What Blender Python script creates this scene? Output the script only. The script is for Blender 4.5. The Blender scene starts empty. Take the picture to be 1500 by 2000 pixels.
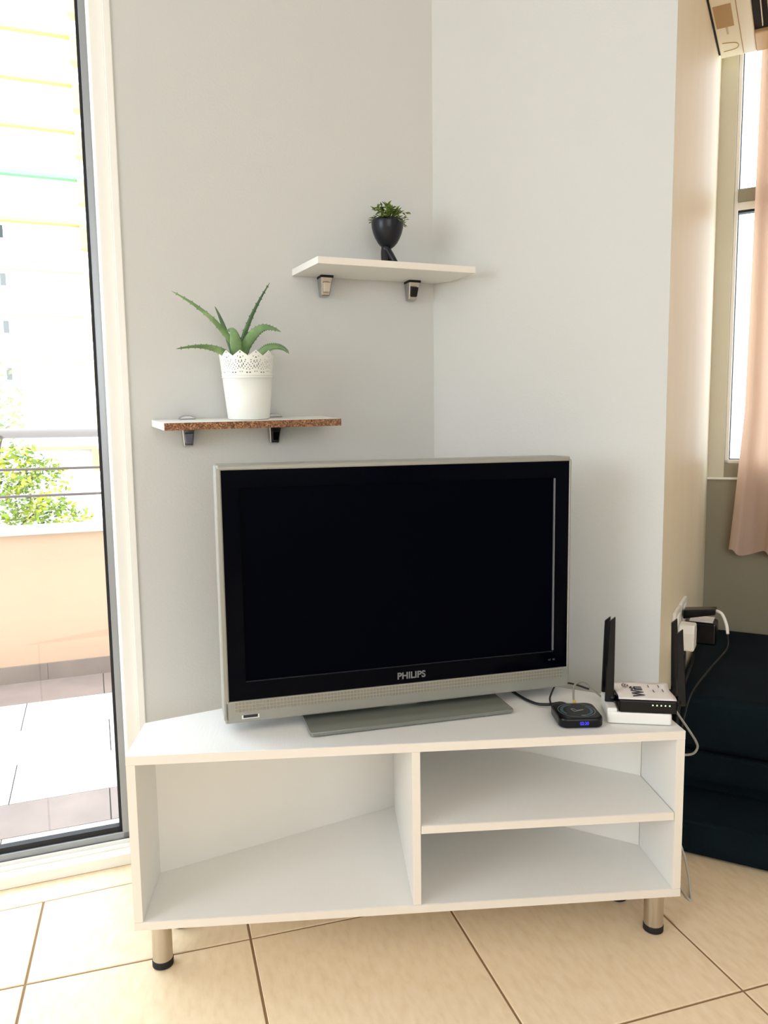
import bpy, bmesh, math, random
from mathutils import Vector, Matrix
random.seed(7)
SC = bpy.context.scene
COL = SC.collection

# ------------------------------------------------------------------ camera
cam_data = bpy.data.cameras.new('camera')
cam = bpy.data.objects.new('camera', cam_data)
COL.objects.link(cam)
PITCH, ROLL, CAM_H = math.radians(6.5312), math.radians(-0.7551), 1.11
fwd = Vector((0, math.cos(PITCH), -math.sin(PITCH)))
rgt = Vector((1, 0, 0)); upv = rgt.cross(fwd)
r2 = rgt * math.cos(ROLL) + upv * math.sin(ROLL)
u2 = -rgt * math.sin(ROLL) + upv * math.cos(ROLL)
cam.matrix_world = Matrix(((r2.x, u2.x, -fwd.x, 0), (r2.y, u2.y, -fwd.y, 0), (r2.z, u2.z, -fwd.z, CAM_H), (0, 0, 0, 1)))
cam_data.sensor_fit = 'HORIZONTAL'; cam_data.sensor_width = 36.0
cam_data.lens = 1498.5 / 1500 * 36.0
cam_data.clip_start = 0.02; cam_data.clip_end = 500
SC.camera = cam

# ------------------------------------------------------------------ sky, exposure, large lights
world = bpy.data.worlds.new('sky'); SC.world = world
world.use_nodes = True
bg = world.node_tree.nodes['Background']
bg.inputs[0].default_value = (0.88, 0.97, 1.10, 1)
bg.inputs[1].default_value = 5.4
SC.view_settings.view_transform = 'Standard'
SC.view_settings.look = 'None'
SC.view_settings.gamma = 1.0
SC.view_settings.use_curve_mapping = False
SC.view_settings.exposure = 0.2
SC.cycles.max_bounces = 6; SC.cycles.diffuse_bounces = 5; SC.cycles.glossy_bounces = 3; SC.cycles.transmission_bounces = 3; SC.cycles.transparent_max_bounces = 8
SC.cycles.use_adaptive_sampling = True; SC.cycles.adaptive_threshold = .03
SC.cycles.caustics_reflective = False; SC.cycles.caustics_refractive = False

def area_light(name, loc, target, sx, sy, energy, color=(1, 1, 1)):
    d = bpy.data.lights.new(name, 'AREA'); d.shape = 'RECTANGLE'
    d.size = sx; d.size_y = sy; d.energy = energy; d.color = color
    o = bpy.data.objects.new(name, d); COL.objects.link(o)
    o.location = loc
    o.rotation_euler = (Vector(target) - Vector(loc)).to_track_quat('-Z', 'Y').to_euler()
    return o
# added fill lamps behind the photographer, standing in for daylight of unseen windows
area_light('fill_light_left', (-2.80, -0.95, 1.55), (0.4, -0.3, 1.2), 2.1, 1.4, 24, (0.92, 0.98, 1.06))
area_light('fill_light_back', (0.9, -2.70, 1.7), (0.6, 1.5, 1.3), 2.4, 1.4, 42, (0.93, 0.98, 1.04))  # added frontal fill; the back wall has no opening here

# ------------------------------------------------------------------ helpers
def lin(c):
    return tuple(((v / 255) / 12.92 if v / 255 <= .04045 else ((v / 255 + .055) / 1.055) ** 2.4) for v in c)

def mat(name, rgb, rough=.5, metal=0., spec=.5, bump=0., bscale=200., bstretch=(1, 1, 1), var=0., vscale=6., vstretch=(1, 1, 1), emit=None, estr=0.):
    m = bpy.data.materials.new(name); m.use_nodes = True
    nt = m.node_tree; p = nt.nodes['Principled BSDF']
    base = lin(rgb)
    p.inputs['Base Color'].default_value = (*base, 1)
    p.inputs['Roughness'].default_value = rough
    p.inputs['Metallic'].default_value = metal
    p.inputs['Specular IOR Level'].default_value = spec
    if emit:
        p.inputs['Emission Color'].default_value = (*lin(emit), 1); p.inputs['Emission Strength'].default_value = estr
    tc = None
    def coord(stretch):
        nonlocal tc
        if tc is None: tc = nt.nodes.new('ShaderNodeTexCoord')
        mp = nt.nodes.new('ShaderNodeMapping'); mp.inputs['Scale'].default_value = stretch
        nt.links.new(tc.outputs['Object'], mp.inputs['Vector']); return mp.outputs[0]
    if var > 0:
        n = nt.nodes.new('ShaderNodeTexNoise'); n.inputs['Scale'].default_value = vscale; n.inputs['Detail'].default_value = 5
        nt.links.new(coord(vstretch), n.inputs['Vector'])
        r = nt.nodes.new('ShaderNodeValToRGB')
        r.color_ramp.elements[0].position = .3; r.color_ramp.elements[1].position = .7
        r.color_ramp.elements[0].color = (*[v * (1 - var) for v in base], 1)
        r.color_ramp.elements[1].color = (*[min(1, v * (1 + var)) for v in base], 1)
        nt.links.new(n.outputs['Fac'], r.inputs[0]); nt.links.new(r.outputs[0], p.inputs['Base Color'])
    if bump > 0:
        n = nt.nodes.new('ShaderNodeTexNoise'); n.inputs['Scale'].default_value = bscale; n.inputs['Detail'].default_value = 3
        nt.links.new(coord(bstretch), n.inputs['Vector'])
        b = nt.nodes.new('ShaderNodeBump'); b.inputs['Strength'].default_value = bump; b.inputs['Distance'].default_value = .002
        nt.links.new(n.outputs['Fac'], b.inputs['Height']); nt.links.new(b.outputs[0], p.inputs['Normal'])
    return m

def glass_mat(name, tint=(.97, .985, .975), refl=.06):
    m = bpy.data.materials.new(name); m.use_nodes = True; nt = m.node_tree
    for n in list(nt.nodes): nt.nodes.remove(n)
    o = nt.nodes.new('ShaderNodeOutputMaterial'); mx = nt.nodes.new('ShaderNodeMixShader')
    t = nt.nodes.new('ShaderNodeBsdfTransparent'); t.inputs[0].default_value = (*tint, 1)
    g = nt.nodes.new('ShaderNodeBsdfGlossy'); g.inputs['Roughness'].default_value = .02
    mx.inputs[0].default_value = refl
    nt.links.new(t.outputs[0], mx.inputs[1]); nt.links.new(g.outputs[0], mx.inputs[2]); nt.links.new(mx.outputs[0], o.inputs[0])
    return m

def ramp_mat(name, stops, scale, kind='noise', rough=.6, stretch=(1, 1, 1), detail=4, bump=.0):
    m = bpy.data.materials.new(name); m.use_nodes = True; nt = m.node_tree; p = nt.nodes['Principled BSDF']
    p.inputs['Roughness'].default_value = rough
    tc = nt.nodes.new('ShaderNodeTexCoord'); mp = nt.nodes.new('ShaderNodeMapping'); mp.inputs['Scale'].default_value = stretch
    nt.links.new(tc.outputs['Object'], mp.inputs['Vector'])
    if kind == 'voronoi':
        n = nt.nodes.new('ShaderNodeTexVoronoi'); n.inputs['Scale'].default_value = scale; out = n.outputs['Color']
    else:
        n = nt.nodes.new('ShaderNodeTexNoise'); n.inputs['Scale'].default_value = scale; n.inputs['Detail'].default_value = detail; out = n.outputs['Fac']
    nt.links.new(mp.outputs[0], n.inputs['Vector'])
    r = nt.nodes.new('ShaderNodeValToRGB'); cr = r.color_ramp
    while len(cr.elements) < len(stops): cr.elements.new(.5)
    for e, (pos, c) in zip(cr.elements, stops): e.position = pos; e.color = (*lin(c), 1)
    nt.links.new(out, r.inputs[0]); nt.links.new(r.outputs[0], p.inputs['Base Color'])
    if bump:
        b = nt.nodes.new('ShaderNodeBump'); b.inputs['Strength'].default_value = bump; b.inputs['Distance'].default_value = .002
        nt.links.new(r.outputs[0], b.inputs['Height']); nt.links.new(b.outputs[0], p.inputs['Normal'])
    return m

class MB:
    def __init__(s): s.v = []; s.f = []
    def add(s, vs, fs):
        o = len(s.v); s.v += [tuple(v) for v in vs]; s.f += [tuple(i + o for i in f) for f in fs]; return s
    def box(s, x0, x1, y0, y1, z0, z1):
        return s.add([(x0, y0, z0), (x1, y0, z0), (x1, y1, z0), (x0, y1, z0), (x0, y0, z1), (x1, y0, z1), (x1, y1, z1), (x0, y1, z1)],
                     [(0, 3, 2, 1), (4, 5, 6, 7), (0, 1, 5, 4), (1, 2, 6, 5), (2, 3, 7, 6), (3, 0, 4, 7)])
    def prism(s, poly, z0, z1, axis='z'):
        a = sum(poly[i][0] * poly[(i + 1) % len(poly)][1] - poly[(i + 1) % len(poly)][0] * poly[i][1] for i in range(len(poly)))
        if a < 0: poly = poly[::-1]
        n = len(poly)
        def P(p, h):
            return {'z': (p[0], p[1], h), 'y': (p[0], h, p[1]), 'x': (h, p[0], p[1])}[axis]
        vs = [P(p, z0) for p in poly] + [P(p, z1) for p in poly]
        fs = [tuple(range(n - 1, -1, -1)), tuple(range(n, 2 * n))] + [(i, (i + 1) % n, n + (i + 1) % n, n + i) for i in range(n)]
        if axis == 'y': fs = [f[::-1] for f in fs]
        return s.add(vs, fs)
    def lathe(s, prof, n=32, cx=0, cy=0, cap=True):
        vs = []; fs = []
        for r, z in prof:
            for k in range(n):
                a = 2 * math.pi * k / n; vs.append((cx + r * math.cos(a), cy + r * math.sin(a), z))
        for i in range(len(prof) - 1):
            for k in range(n):
                fs.append((i * n + k, i * n + (k + 1) % n, (i + 1) * n + (k + 1) % n, (i + 1) * n + k))
        if cap:
            fs.append(tuple(range(n - 1, -1, -1))); fs.append(tuple((len(prof) - 1) * n + k for k in range(n)))
        return s.add(vs, fs)
    def tube(s, path, r, n=8, smooth_steps=0):
        P = [Vector(p) for p in path]
        if smooth_steps: P = spline(P, smooth_steps)
        rs = r if isinstance(r, (list, tuple)) else None
        vs = []; fs = []; up = None
        for i, p in enumerate(P):
            t = (P[min(i + 1, len(P) - 1)] - P[max(i - 1, 0)]).normalized()
            if up is None:
                up = Vector((0, 0, 1)) if abs(t.z) < .9 else Vector((1, 0, 0))
            b = t.cross(up).normalized(); up = b.cross(t).normalized()
            if rs:
                q = i / (len(P) - 1) * (len(rs) - 1); k = min(int(q), len(rs) - 2); rr = rs[k] + (rs[k + 1] - rs[k]) * (q - k)
            else: rr = r
            for k in range(n):
                a = 2 * math.pi * k / n; vs.append(p + b * (rr * math.cos(a)) + up * (rr * math.sin(a)))
        m = len(P)
        for i in range(m - 1):
            for k in range(n): fs.append((i * n + k, (i + 1) * n + k, (i + 1) * n + (k + 1) % n, i * n + (k + 1) % n))
        fs.append(tuple(range(n))); fs.append(tuple((m - 1) * n + k for k in range(n - 1, -1, -1)))
        return s.add(vs, fs)
    def mesh(s, name, m, smooth=False):
        me = bpy.data.meshes.new(name); me.from_pydata(s.v, [], s.f); me.update()
        if m: me.materials.append(m)
        if smooth:
            for p in me.polygons: p.use_smooth = True
        return me
    def build(s, name, m, parent=None, bevel=0., smooth=False, seg=2):
        o = bpy.data.objects.new(name, s.mesh(name, m, smooth)); COL.objects.link(o)
        if parent: o.parent = parent
        if bevel:
            b = o.modifiers.new('bevel', 'BEVEL'); b.width = bevel; b.segments = seg; b.limit_method = 'ANGLE'; b.angle_limit = .6
        if smooth == 'auto': pass
        return o

def spline(P, steps):
    out = []
    for i in range(len(P) - 1):
        p0 = P[max(i - 1, 0)]; p1 = P[i]; p2 = P[i + 1]; p3 = P[min(i + 2, len(P) - 1)]
        for k in range(steps):
            t = k / steps
            out.append(.5 * ((2 * p1) + (p2 - p0) * t + (2 * p0 - 5 * p1 + 4 * p2 - p3) * t * t + (3 * p1 - p0 - 3 * p2 + p3) * t ** 3))
    out.append(P[-1].copy()); return out

def rrect(x0, x1, y0, y1, r, n=5):
    pts = []
    for cx, cy, a0 in ((x1 - r, y1 - r, 0), (x0 + r, y1 - r, 90), (x0 + r, y0 + r, 180), (x1 - r, y0 + r, 270)):
        for k in range(n + 1):
            a = math.radians(a0 + 90 * k / n); pts.append((cx + r * math.cos(a), cy + r * math.sin(a)))
    return pts

def thing(name, label, cat, loc, rz=0., group=None, rot=None):
    o = bpy.data.objects.new(name, None); COL.objects.link(o); o.empty_display_size = .05
    o.location = loc; o.rotation_euler = rot if rot else (0, 0, rz)
    o['label'] = label; o['category'] = cat
    if group: o['group'] = group
    return o
def tag(o, label, cat, group=None):
    o['label'] = label; o['category'] = cat
    if group: o['group'] = group
    return o
def struct(o, label=None):
    o['kind'] = 'structure'
    if label: o['label'] = label
    return o
def place(o, loc, rz=0.):
    o.location = loc; o.rotation_euler = (0, 0, rz); return o
def root(name, loc, rz=0.):
    o = bpy.data.objects.new(name, None); COL.objects.link(o); o.location = loc; o.rotation_euler = (0, 0, rz); o.empty_display_size = .05
    o['kind'] = 'structure'; return o
def link_copy(src, parent, loc=None):
    c = src.copy(); COL.objects.link(c); c.parent = parent
    if loc is not None: c.location = loc
    return c
def text(name, body, size, m, parent, matrix, extrude=.0004, bold=0., sx=1.):
    cu = bpy.data.curves.new(name, 'FONT'); cu.body = body; cu.size = size; cu.extrude = extrude; cu.align_x = 'CENTER'; cu.align_y = 'CENTER'
    cu.offset = bold
    to = bpy.data.objects.new(name + '_tmp', cu); COL.objects.link(to)
    bpy.context.view_layer.update()
    me = bpy.data.meshes.new_from_object(to.evaluated_get(bpy.context.evaluated_depsgraph_get()))
    COL.objects.unlink(to); bpy.data.objects.remove(to)
    me.materials.clear(); me.materials.append(m)
    me.transform(matrix @ Matrix.Diagonal((sx, 1, 1, 1)))
    o = bpy.data.objects.new(name, me); COL.objects.link(o); o.parent = parent
    return o

# frames of the room (metres, floor z = 0)
ANG_A = math.radians(20.8)                      # wall with the balcony door and the shelves
ANG_B = math.radians(-28.4)                     # wall behind the TV / window wall
KX, KY = 0.143, 2.156                           # the inner corner between the two
dA = Vector((math.cos(ANG_A), math.sin(ANG_A), 0)); nA = Vector((-dA.y, dA.x, 0))
dB = Vector((math.cos(ANG_B), math.sin(ANG_B), 0)); nB = Vector((-dB.y, dB.x, 0))
K = Vector((KX, KY, 0))
def A(x, y, z=0): return K + dA * x + nA * y + Vector((0, 0, z))
def B(x, y, z=0): return K + dB * x + nB * y + Vector((0, 0, z))

# ------------------------------------------------------------------ materials
M = {}
M['paint'] = mat('wall_paint', (204, 203, 198), .75, spec=.25, bump=.22, bscale=160)
M['cream'] = mat('cream_wall', (234, 223, 196), .5, spec=.35, bump=.15, bscale=60, var=.04, vscale=5, vstretch=(1, 1, .25))  # warmer tone than the neighbouring walls, faint vertical streaks
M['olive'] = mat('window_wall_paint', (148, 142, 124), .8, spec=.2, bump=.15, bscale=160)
M['ceiling'] = mat('ceiling_paint', (235, 233, 228), .9, spec=.1)
M['tile'] = ramp_mat('floor_tile', [(.25, (232, 206, 168)), (.5, (241, 217, 181)), (.8, (247, 226, 194))], 26, rough=.42, stretch=(2.6, .9, 1), detail=9, bump=.04)
M['grout'] = mat('grout', (146, 116, 84), .9)
M['white_tile'] = mat('balcony_white_tile', (228, 224, 216), .5, var=.03, vscale=3)
M['taupe_tile'] = mat('balcony_taupe_tile', (132, 116, 110), .6, var=.15, vscale=7)
M['bgrout'] = mat('balcony_grout', (46, 44, 42), .9)
M['peach'] = mat('peach_render', (200, 168, 142), .9, var=.04, vscale=2, bump=.2, bscale=120)
M['coping'] = mat('coping_stone', (205, 196, 188), .7)
M['rail'] = mat('rail_metal', (92, 78, 72), .38)
M['alu'] = mat('aluminium_sash', (150, 152, 154), .35, metal=.55)
M['frame_white'] = mat('door_frame_white', (240, 237, 229), .5)
M['gasket'] = mat('black_gasket', (14, 14, 18), .6)
M['glass'] = glass_mat('clear_glass')
M['laminate'] = mat('white_laminate', (238, 236, 231), .5, spec=.4, bump=.12, bscale=60, bstretch=(6, .35, 6))
M['laminate_edge'] = mat('edge_banding', (232, 223, 211), .55, spec=.35)
M['backpanel'] = mat('white_hardboard', (234, 230, 222), .6)
M['chrome'] = mat('chrome', (190, 190, 192), .22, metal=1.)
M['steel'] = mat('brushed_steel', (196, 188, 176), .3, metal=1., bump=.05, bscale=50, bstretch=(10, 10, .3))
M['black_plastic'] = mat('black_plastic', (7, 7, 11), .25, spec=.3)
M['rubber'] = mat('black_rubber', (16, 15, 15), .7)
M['chip'] = ramp_mat('chipboard', [(.15, (84, 52, 34)), (.4, (128, 84, 56)), (.65, (156, 108, 74)), (.9, (192, 148, 104))], 330, 'voronoi', .8)
M['silver'] = mat('silver_plastic', (154, 152, 142), .4, metal=.25)
M['tv_black'] = mat('tv_bezel_black', (1, 2, 9), .15, spec=.05)
M['screen'] = mat('tv_screen', (1, 2, 10), .4, spec=.02)
M['base_glass'] = mat('tv_base_glass', (120, 122, 112), .12, spec=.6)
M['logo'] = mat('logo_grey', (120, 120, 124), .4, metal=.3)
M['pot_white'] = mat('white_pot', (240, 240, 232), .42)
M['aloe'] = ramp_mat('aloe_leaf', [(.3, (88, 122, 74)), (.55, (116, 148, 94)), (.75, (156, 182, 126))], 22, rough=.42, stretch=(1, 1, 1))
M['aloe_dark'] = ramp_mat('aloe_dark_leaf', [(.3, (62, 92, 58)), (.6, (84, 118, 72)), (.8, (112, 142, 90))], 16, rough=.45)
M['soil'] = mat('soil', (44, 34, 26), .95, bump=.5, bscale=80)
M['pot_black'] = mat('black_pot', (12, 14, 24), .33, spec=.4)
M['herb'] = ramp_mat('herb_leaf', [(.3, (66, 84, 30)), (.5, (112, 134, 52)), (.72, (172, 186, 104))], 60, rough=.45)
M['white_plastic'] = mat('white_plastic', (236, 234, 228), .35)
M['paper'] = mat('paper', (244, 236, 230), .7)
M['ink'] = mat('ink', (34, 32, 44), .7)
M['teal_print'] = mat('teal_print', (52, 84, 98), .4)
M['pale_print'] = mat('pale_print', (150, 160, 166), .4)
M['blue_led'] = mat('blue_led', (10, 10, 60), .4, emit=(60, 62, 255), estr=1.6)
M['green_led'] = mat('green_led', (40, 60, 40), .4, emit=(210, 255, 180), estr=2.2)
M['cable_black'] = mat('cable_black', (14, 14, 16), .5)
M['cable_grey'] = mat('cable_grey', (150, 146, 136), .5)
M['cable_white'] = mat('cable_white', (196, 190, 178), .5)
M['yellow'] = mat('yellow_plug', (226, 196, 84), .5)
M['sofa'] = mat('sofa_fabric', (17, 28, 34), .95, spec=.1, bump=.4, bscale=350, var=.15, vscale=8)
M['ac'] = mat('ac_plastic', (236, 226, 200), .4)
M['tan'] = mat('tan_label', (178, 142, 84), .6)
M['slot'] = mat('dark_slot', (12, 10, 9), .8)
M['far_wall'] = mat('far_white_wall', (206, 206, 208), .9)
M['far_yellow'] = mat('far_yellow_band', (222, 190, 112), .9)
M['far_green'] = mat('far_green_band', (120, 190, 130), .9)
M['far_window'] = mat('far_window', (24, 34, 32), .3)
M['bark'] = mat('bark', (80, 66, 48), .9)
M['leaf_out'] = ramp_mat('outdoor_leaf', [(.3, (56, 80, 10)), (.48, (112, 132, 16)), (.7, (192, 182, 48))], 2.6, rough=.6)
M['street'] = mat('street', (140, 138, 134), .9)

def curtain_mat():
    m = bpy.data.materials.new('sheer_pink_fabric'); m.use_nodes = True; nt = m.node_tree
    p = nt.nodes['Principled BSDF']; p.inputs['Base Color'].default_value = (*lin((226, 200, 182)), 1); p.inputs['Roughness'].default_value = .85
    o = nt.nodes['Material Output']
    t = nt.nodes.new('ShaderNodeBsdfTranslucent'); t.inputs[0].default_value = (*lin((220, 184, 158)), 1)
    mx = nt.nodes.new('ShaderNodeMixShader'); mx.inputs[0].default_value = .35
    nt.links.new(p.outputs[0], mx.inputs[1]); nt.links.new(t.outputs[0], mx.inputs[2]); nt.links.new(mx.outputs[0], o.inputs[0])
    return m
M['curtain'] = curtain_mat()

# ------------------------------------------------------------------ the room shell
CEIL = 2.75
DOOR_R, DOOR_L, DOOR_T = -.806, -2.75, 2.42     # opening of the balcony door along wall A
w = MB()
w.box(DOOR_R, 0.02, 0, .22, 0, CEIL)
w.box(DOOR_L, DOOR_R, 0, .22, DOOR_T, CEIL)
w.box(-3.35, DOOR_L, 0, .22, 0, CEIL)
struct(place(w.build('wall_left', M['paint']), K, ANG_A), 'pale grey painted wall with the balcony door and two shelves')
w = MB(); w.box(0, .45, 0, .16, 0, CEIL); w.box(.45, .6148, 0, .0025, 0, CEIL)
struct(place(w.build('wall_center', M['paint']), K, ANG_B), 'pale grey wall behind the television')
w = MB(); w.box(.45, .614, .0025, 1.25, 0, CEIL)
struct(place(w.build('wall_return', M['cream']), K, ANG_B), 'cream side wall with the power sockets')
WX0, WX1, WZ0, WZ1 = .667, 2.05, .955, 2.5      # window opening in the window wall
w = MB()
w.box(.612, WX0, 1.02, 1.24, 0, CEIL); w.box(WX0, WX1, 1.02, 1.24, 0, WZ0); w.box(WX0, WX1, 1.02, 1.24, WZ1, CEIL); w.box(WX1, 2.85, 1.02, 1.24, 0, CEIL)
w.box(.614, 2.85, 1.012, 1.03, 0, .901)          # slightly thicker wall below the sill line
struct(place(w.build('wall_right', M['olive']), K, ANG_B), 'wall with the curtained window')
w = MB(); w.box(.6142, .667, 1.015, 1.03, .906, CEIL); struct(place(w.build('lit_wall_strip', mat('lit_window_wall', (206, 201, 182), .7)), K, ANG_B), 'strip of window wall beside the cream wall, its light painted in as a paler tone')  # same wall beside the window; its brighter light is put into the colour
w = MB(); w.box(.612, 2.6, 1.004, 1.03, .898, .906)
struct(place(w.build('trim_1', M['frame_white'], bevel=.002), K, ANG_B))
PL = A(-3.35, 0); PR = B(2.85, 1.02)
w = MB()                                         # left wall behind the photographer, with a window opening
w.box(PL.x - .2, PL.x, -2.8, -2.0, 0, CEIL); w.box(PL.x - .2, PL.x, .1, PL.y + .3, 0, CEIL)
w.box(PL.x - .2, PL.x, -2.0, .1, 0, .85); w.box(PL.x - .2, PL.x, -2.0, .1, 2.25, CEIL)
struct(w.build('wall_far_left', M['paint']))
w = MB(); w.box(PL.x - .2, PR.x + .2, -3.0, -2.8, 0, CEIL); struct(w.build('wall_back', M['paint']))
w = MB(); w.box(PR.x, PR.x + .2, -2.8, PR.y + .2, 0, CEIL); struct(w.build('wall_far_right', M['paint']))
w = MB(); w.prism([(PL.x - .2, -3.0), (PR.x + .2, -3.0), (PR.x + .2, PR.y + .6), (B(.6, 1.25).x, B(.6, 1.25).y), (A(0, .22).x, A(0, .22).y), (A(-3.4, .22).x, A(-3.4, .22).y)], CEIL, CEIL + .12)
struct(w.build('ceiling', M['ceiling']))

# floor: a grout bed and single ceramic tiles
floor = root('floor', (0, 0, 0))
floor['label'] = 'beige ceramic tiled floor with brown grout'
w = MB(); w.prism([(PL.x - .2, -3.0), (PR.x + .2, -3.0), (PR.x + .2, PR.y + .6), (B(.6, 1.25).x, B(.6, 1.25).y), (A(0, .04).x, A(0, .04).y), (A(-3.4, .04).x, A(-3.4, .04).y)], -.03, -.0025)
w.build('grout_bed', M['grout'], floor)
T_ANG = math.radians(90 - 73.25); TS = .4507; TU0, TV0 = -.292, 1.5773
du = Vector((math.cos(T_ANG), math.sin(T_ANG), 0)); dv = Vector((-du.y, du.x, 0))
def clip(poly, side):
    out = []
    for i in range(len(poly)):
        a, b = poly[i], poly[(i + 1) % len(poly)]; fa, fb = side(a), side(b)
        if fa <= 0: out.append(a)
        if (fa < 0 < fb) or (fb < 0 < fa): out.append(a + (b - a) * (fa / (fa - fb)))
    return out
wallside = lambda q: (q - K).dot(nA) + .0905
g = .0026
tile_mesh = None
def bev_tile(poly):
    n = len(poly); c = sum(poly, Vector((0, 0, 0))) / n
    m = MB(); top = [p + (c - p).normalized() * .0018 for p in poly]
    m.add([(p.x, p.y, -.012) for p in poly] + [(p.x, p.y, -.0012) for p in poly] + [(p.x, p.y, 0) for p in top],
          [(i, (i + 1) % n, n + (i + 1) % n, n + i) for i in range(n)] + [(n + i, n + (i + 1) % n, 2 * n + (i + 1) % n, 2 * n + i) for i in range(n)] + [tuple(range(2 * n, 3 * n))])
    return m
for i in range(-8, 8):
    for j in range(-8, 5):
        o0 = du * (TU0 + i * TS) + dv * (TV0 + j * TS)
        poly = [o0 + du * a + dv * b for a, b in ((g, g), (TS - g, g), (TS - g, TS - g), (g, TS - g))]
        c = sum(poly, Vector((0, 0, 0))) / 4
        if c.y < -.4 or c.x < -2.5 or c.x > 2.5: continue
        if (c - K).dot(nB) > .45 and (c - K).dot(dB) < .2: continue
        if (c - K).dot(nB) > 1.3: continue
        cl = clip(poly, wallside)
        if len(cl) < 3: continue
        if len(cl) == 4 and all((p - q).length < 1e-6 for p, q in zip(cl, poly)):
            if tile_mesh is None:
                loc = [du * 0 + Vector((a, b, 0)) for a, b in ((g, g), (TS - g, g), (TS - g, TS - g), (g, TS - g))]
                tile_mesh = bev_tile(loc).mesh('tile', M['tile'])
            t = bpy.data.objects.new('tile', tile_mesh); COL.objects.link(t); t.location = o0; t.rotation_euler = (0, 0, T_ANG)
        else:
            if sum(((cl[k] - cl[0]).cross(cl[(k + 1)] - cl[0])).length for k in range(1, len(cl) - 1)) < .004: continue
            t = bev_tile([p - o0 for p in cl]).build('tile', M['tile']); t.location = o0
        t.parent = floor
for k in range(7):                               # narrow cut strip along the balcony door
    x0 = -.55 - .9 * k
    if x0 < -2.8: break
    m = MB(); m.box(x0 - .898, x0 - .001, -.0868, -.001, -.012, 0); t = m.build('threshold_tile', M['tile'], floor, .001); t.location = K; t.rotation_euler = (0, 0, ANG_A)
w = MB(); w.prism([(-2.9, -3), (3.2, -3), (3.2, -.45), (-2.9, -.25)], -.0025, -.0006)
w.build('screed', M['tile'], floor)

# ------------------------------------------------------------------ sliding balcony door
door = root('door_1', K, ANG_A)
door['label'] = 'sliding glazed balcony door with grey aluminium sash and white frame'
m = MB(); m.box(-.823, -.8055, -.004, .02, 0, DOOR_T + .02); m.build('casing', M['frame_white'], door, .002)
m = MB(); m.box(-.854, -.822, .004, .11, 0, DOOR_T); m.box(-.858, -.853, .012, .11, 0, DOOR_T); m.build('jamb', M['frame_white'], door, .003)
m = MB(); m.box(DOOR_L, -.806, .0, .10, DOOR_T - .05, DOOR_T); m.build('head', M['frame_white'], door)
m = MB(); m.box(DOOR_L, -.806, -.002, .03, 0, .030); m.box(DOOR_L, -.806, .03, .036, 0, .040); m.box(DOOR_L, -.806, .036, .10, 0, .034); m.box(DOOR_L, -.84, .045, .049, .03, .045)
m.build('track', M['frame_white'], door, .0015)
sash = MB(); sash.box(-.874, -.8535, .052, .085, .042, DOOR_T - .05); sash.box(-2.1, -.8535, .052, .085, .042, .062); sash.box(-2.1, -.874, .052, .085, DOOR_T - .08, DOOR_T - .05); sash.box(-2.1, -2.05, .052, .085, .042, DOOR_T - .05)
sash_o = sash.build('sash', M['alu'], door, .002)
m = MB(); m.box(-.881, -.873, .058, .08, .061, DOOR_T - .08); m.box(-2.05, -.873, .058, .08, .061, .076); m.build('gasket', M['gasket'], sash_o)
m = MB(); m.box(-2.05, -.876, .067, .072, .066, DOOR_T - .08); m.build('pane', M['glass'], sash_o)
m = MB(); m.box(-2.15, -2.09, .014, .046, .042, DOOR_T - .05); m.box(DOOR_L, -2.09, .014, .046, .042, .07); m.box(DOOR_L, DOOR_L + .05, .014, .046, .042, DOOR_T - .05)
s2 = m.build('sash', M['alu'], door, .002)
m = MB(); m.box(DOOR_L + .05, -2.15, .028, .033, .06, DOOR_T - .06); m.build('pane', M['glass'], s2)

# ------------------------------------------------------------------ window in the right wall
win = root('window_1', K, ANG_B)
win['label'] = 'white framed window with a transom, behind the curtain'
m = MB(); m.box(.667, .680, 1.03, 1.09, WZ0, WZ1); m.box(2.0, WX1, 1.03, 1.09, WZ0, WZ1); m.box(.667, WX1, 1.03, 1.09, WZ0, WZ0 + .013); m.box(.667, WX1, 1.03, 1.09, WZ1 - .04, WZ1)
m.build('window_frame', M['frame_white'], win, .002)
m = MB(); m.box(.679, 2.0, 1.024, 1.09, 1.852, 1.894); m.build('transom', M['olive'], win, .002)
m = MB(); m.box(.679, 2.0, 1.034, 1.08, 1.826, 1.852); m.build('sash_rail', M['frame_white'], win, .002)
m = MB(); m.box(.679, .6825, 1.04, 1.07, WZ0 + .013, 1.826); m.box(.679, 2.0, 1.04, 1.07, 1.818, 1.826); m.box(.679, .6825, 1.04, 1.07, 1.894, WZ1 - .04); m.box(.679, 2.0, 1.04, 1.07, WZ0 + .012, WZ0 + .016); m.build('gasket', M['gasket'], win)
m = MB(); m.box(.68, 2.0, 1.052, 1.056, WZ0 + .013, 1.826); m.build('pane', M['glass'], win)
m = MB(); m.box(.68, 2.0, 1.052, 1.056, 1.894, WZ1 - .04); m.build('pane', M['glass'], win)

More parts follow.
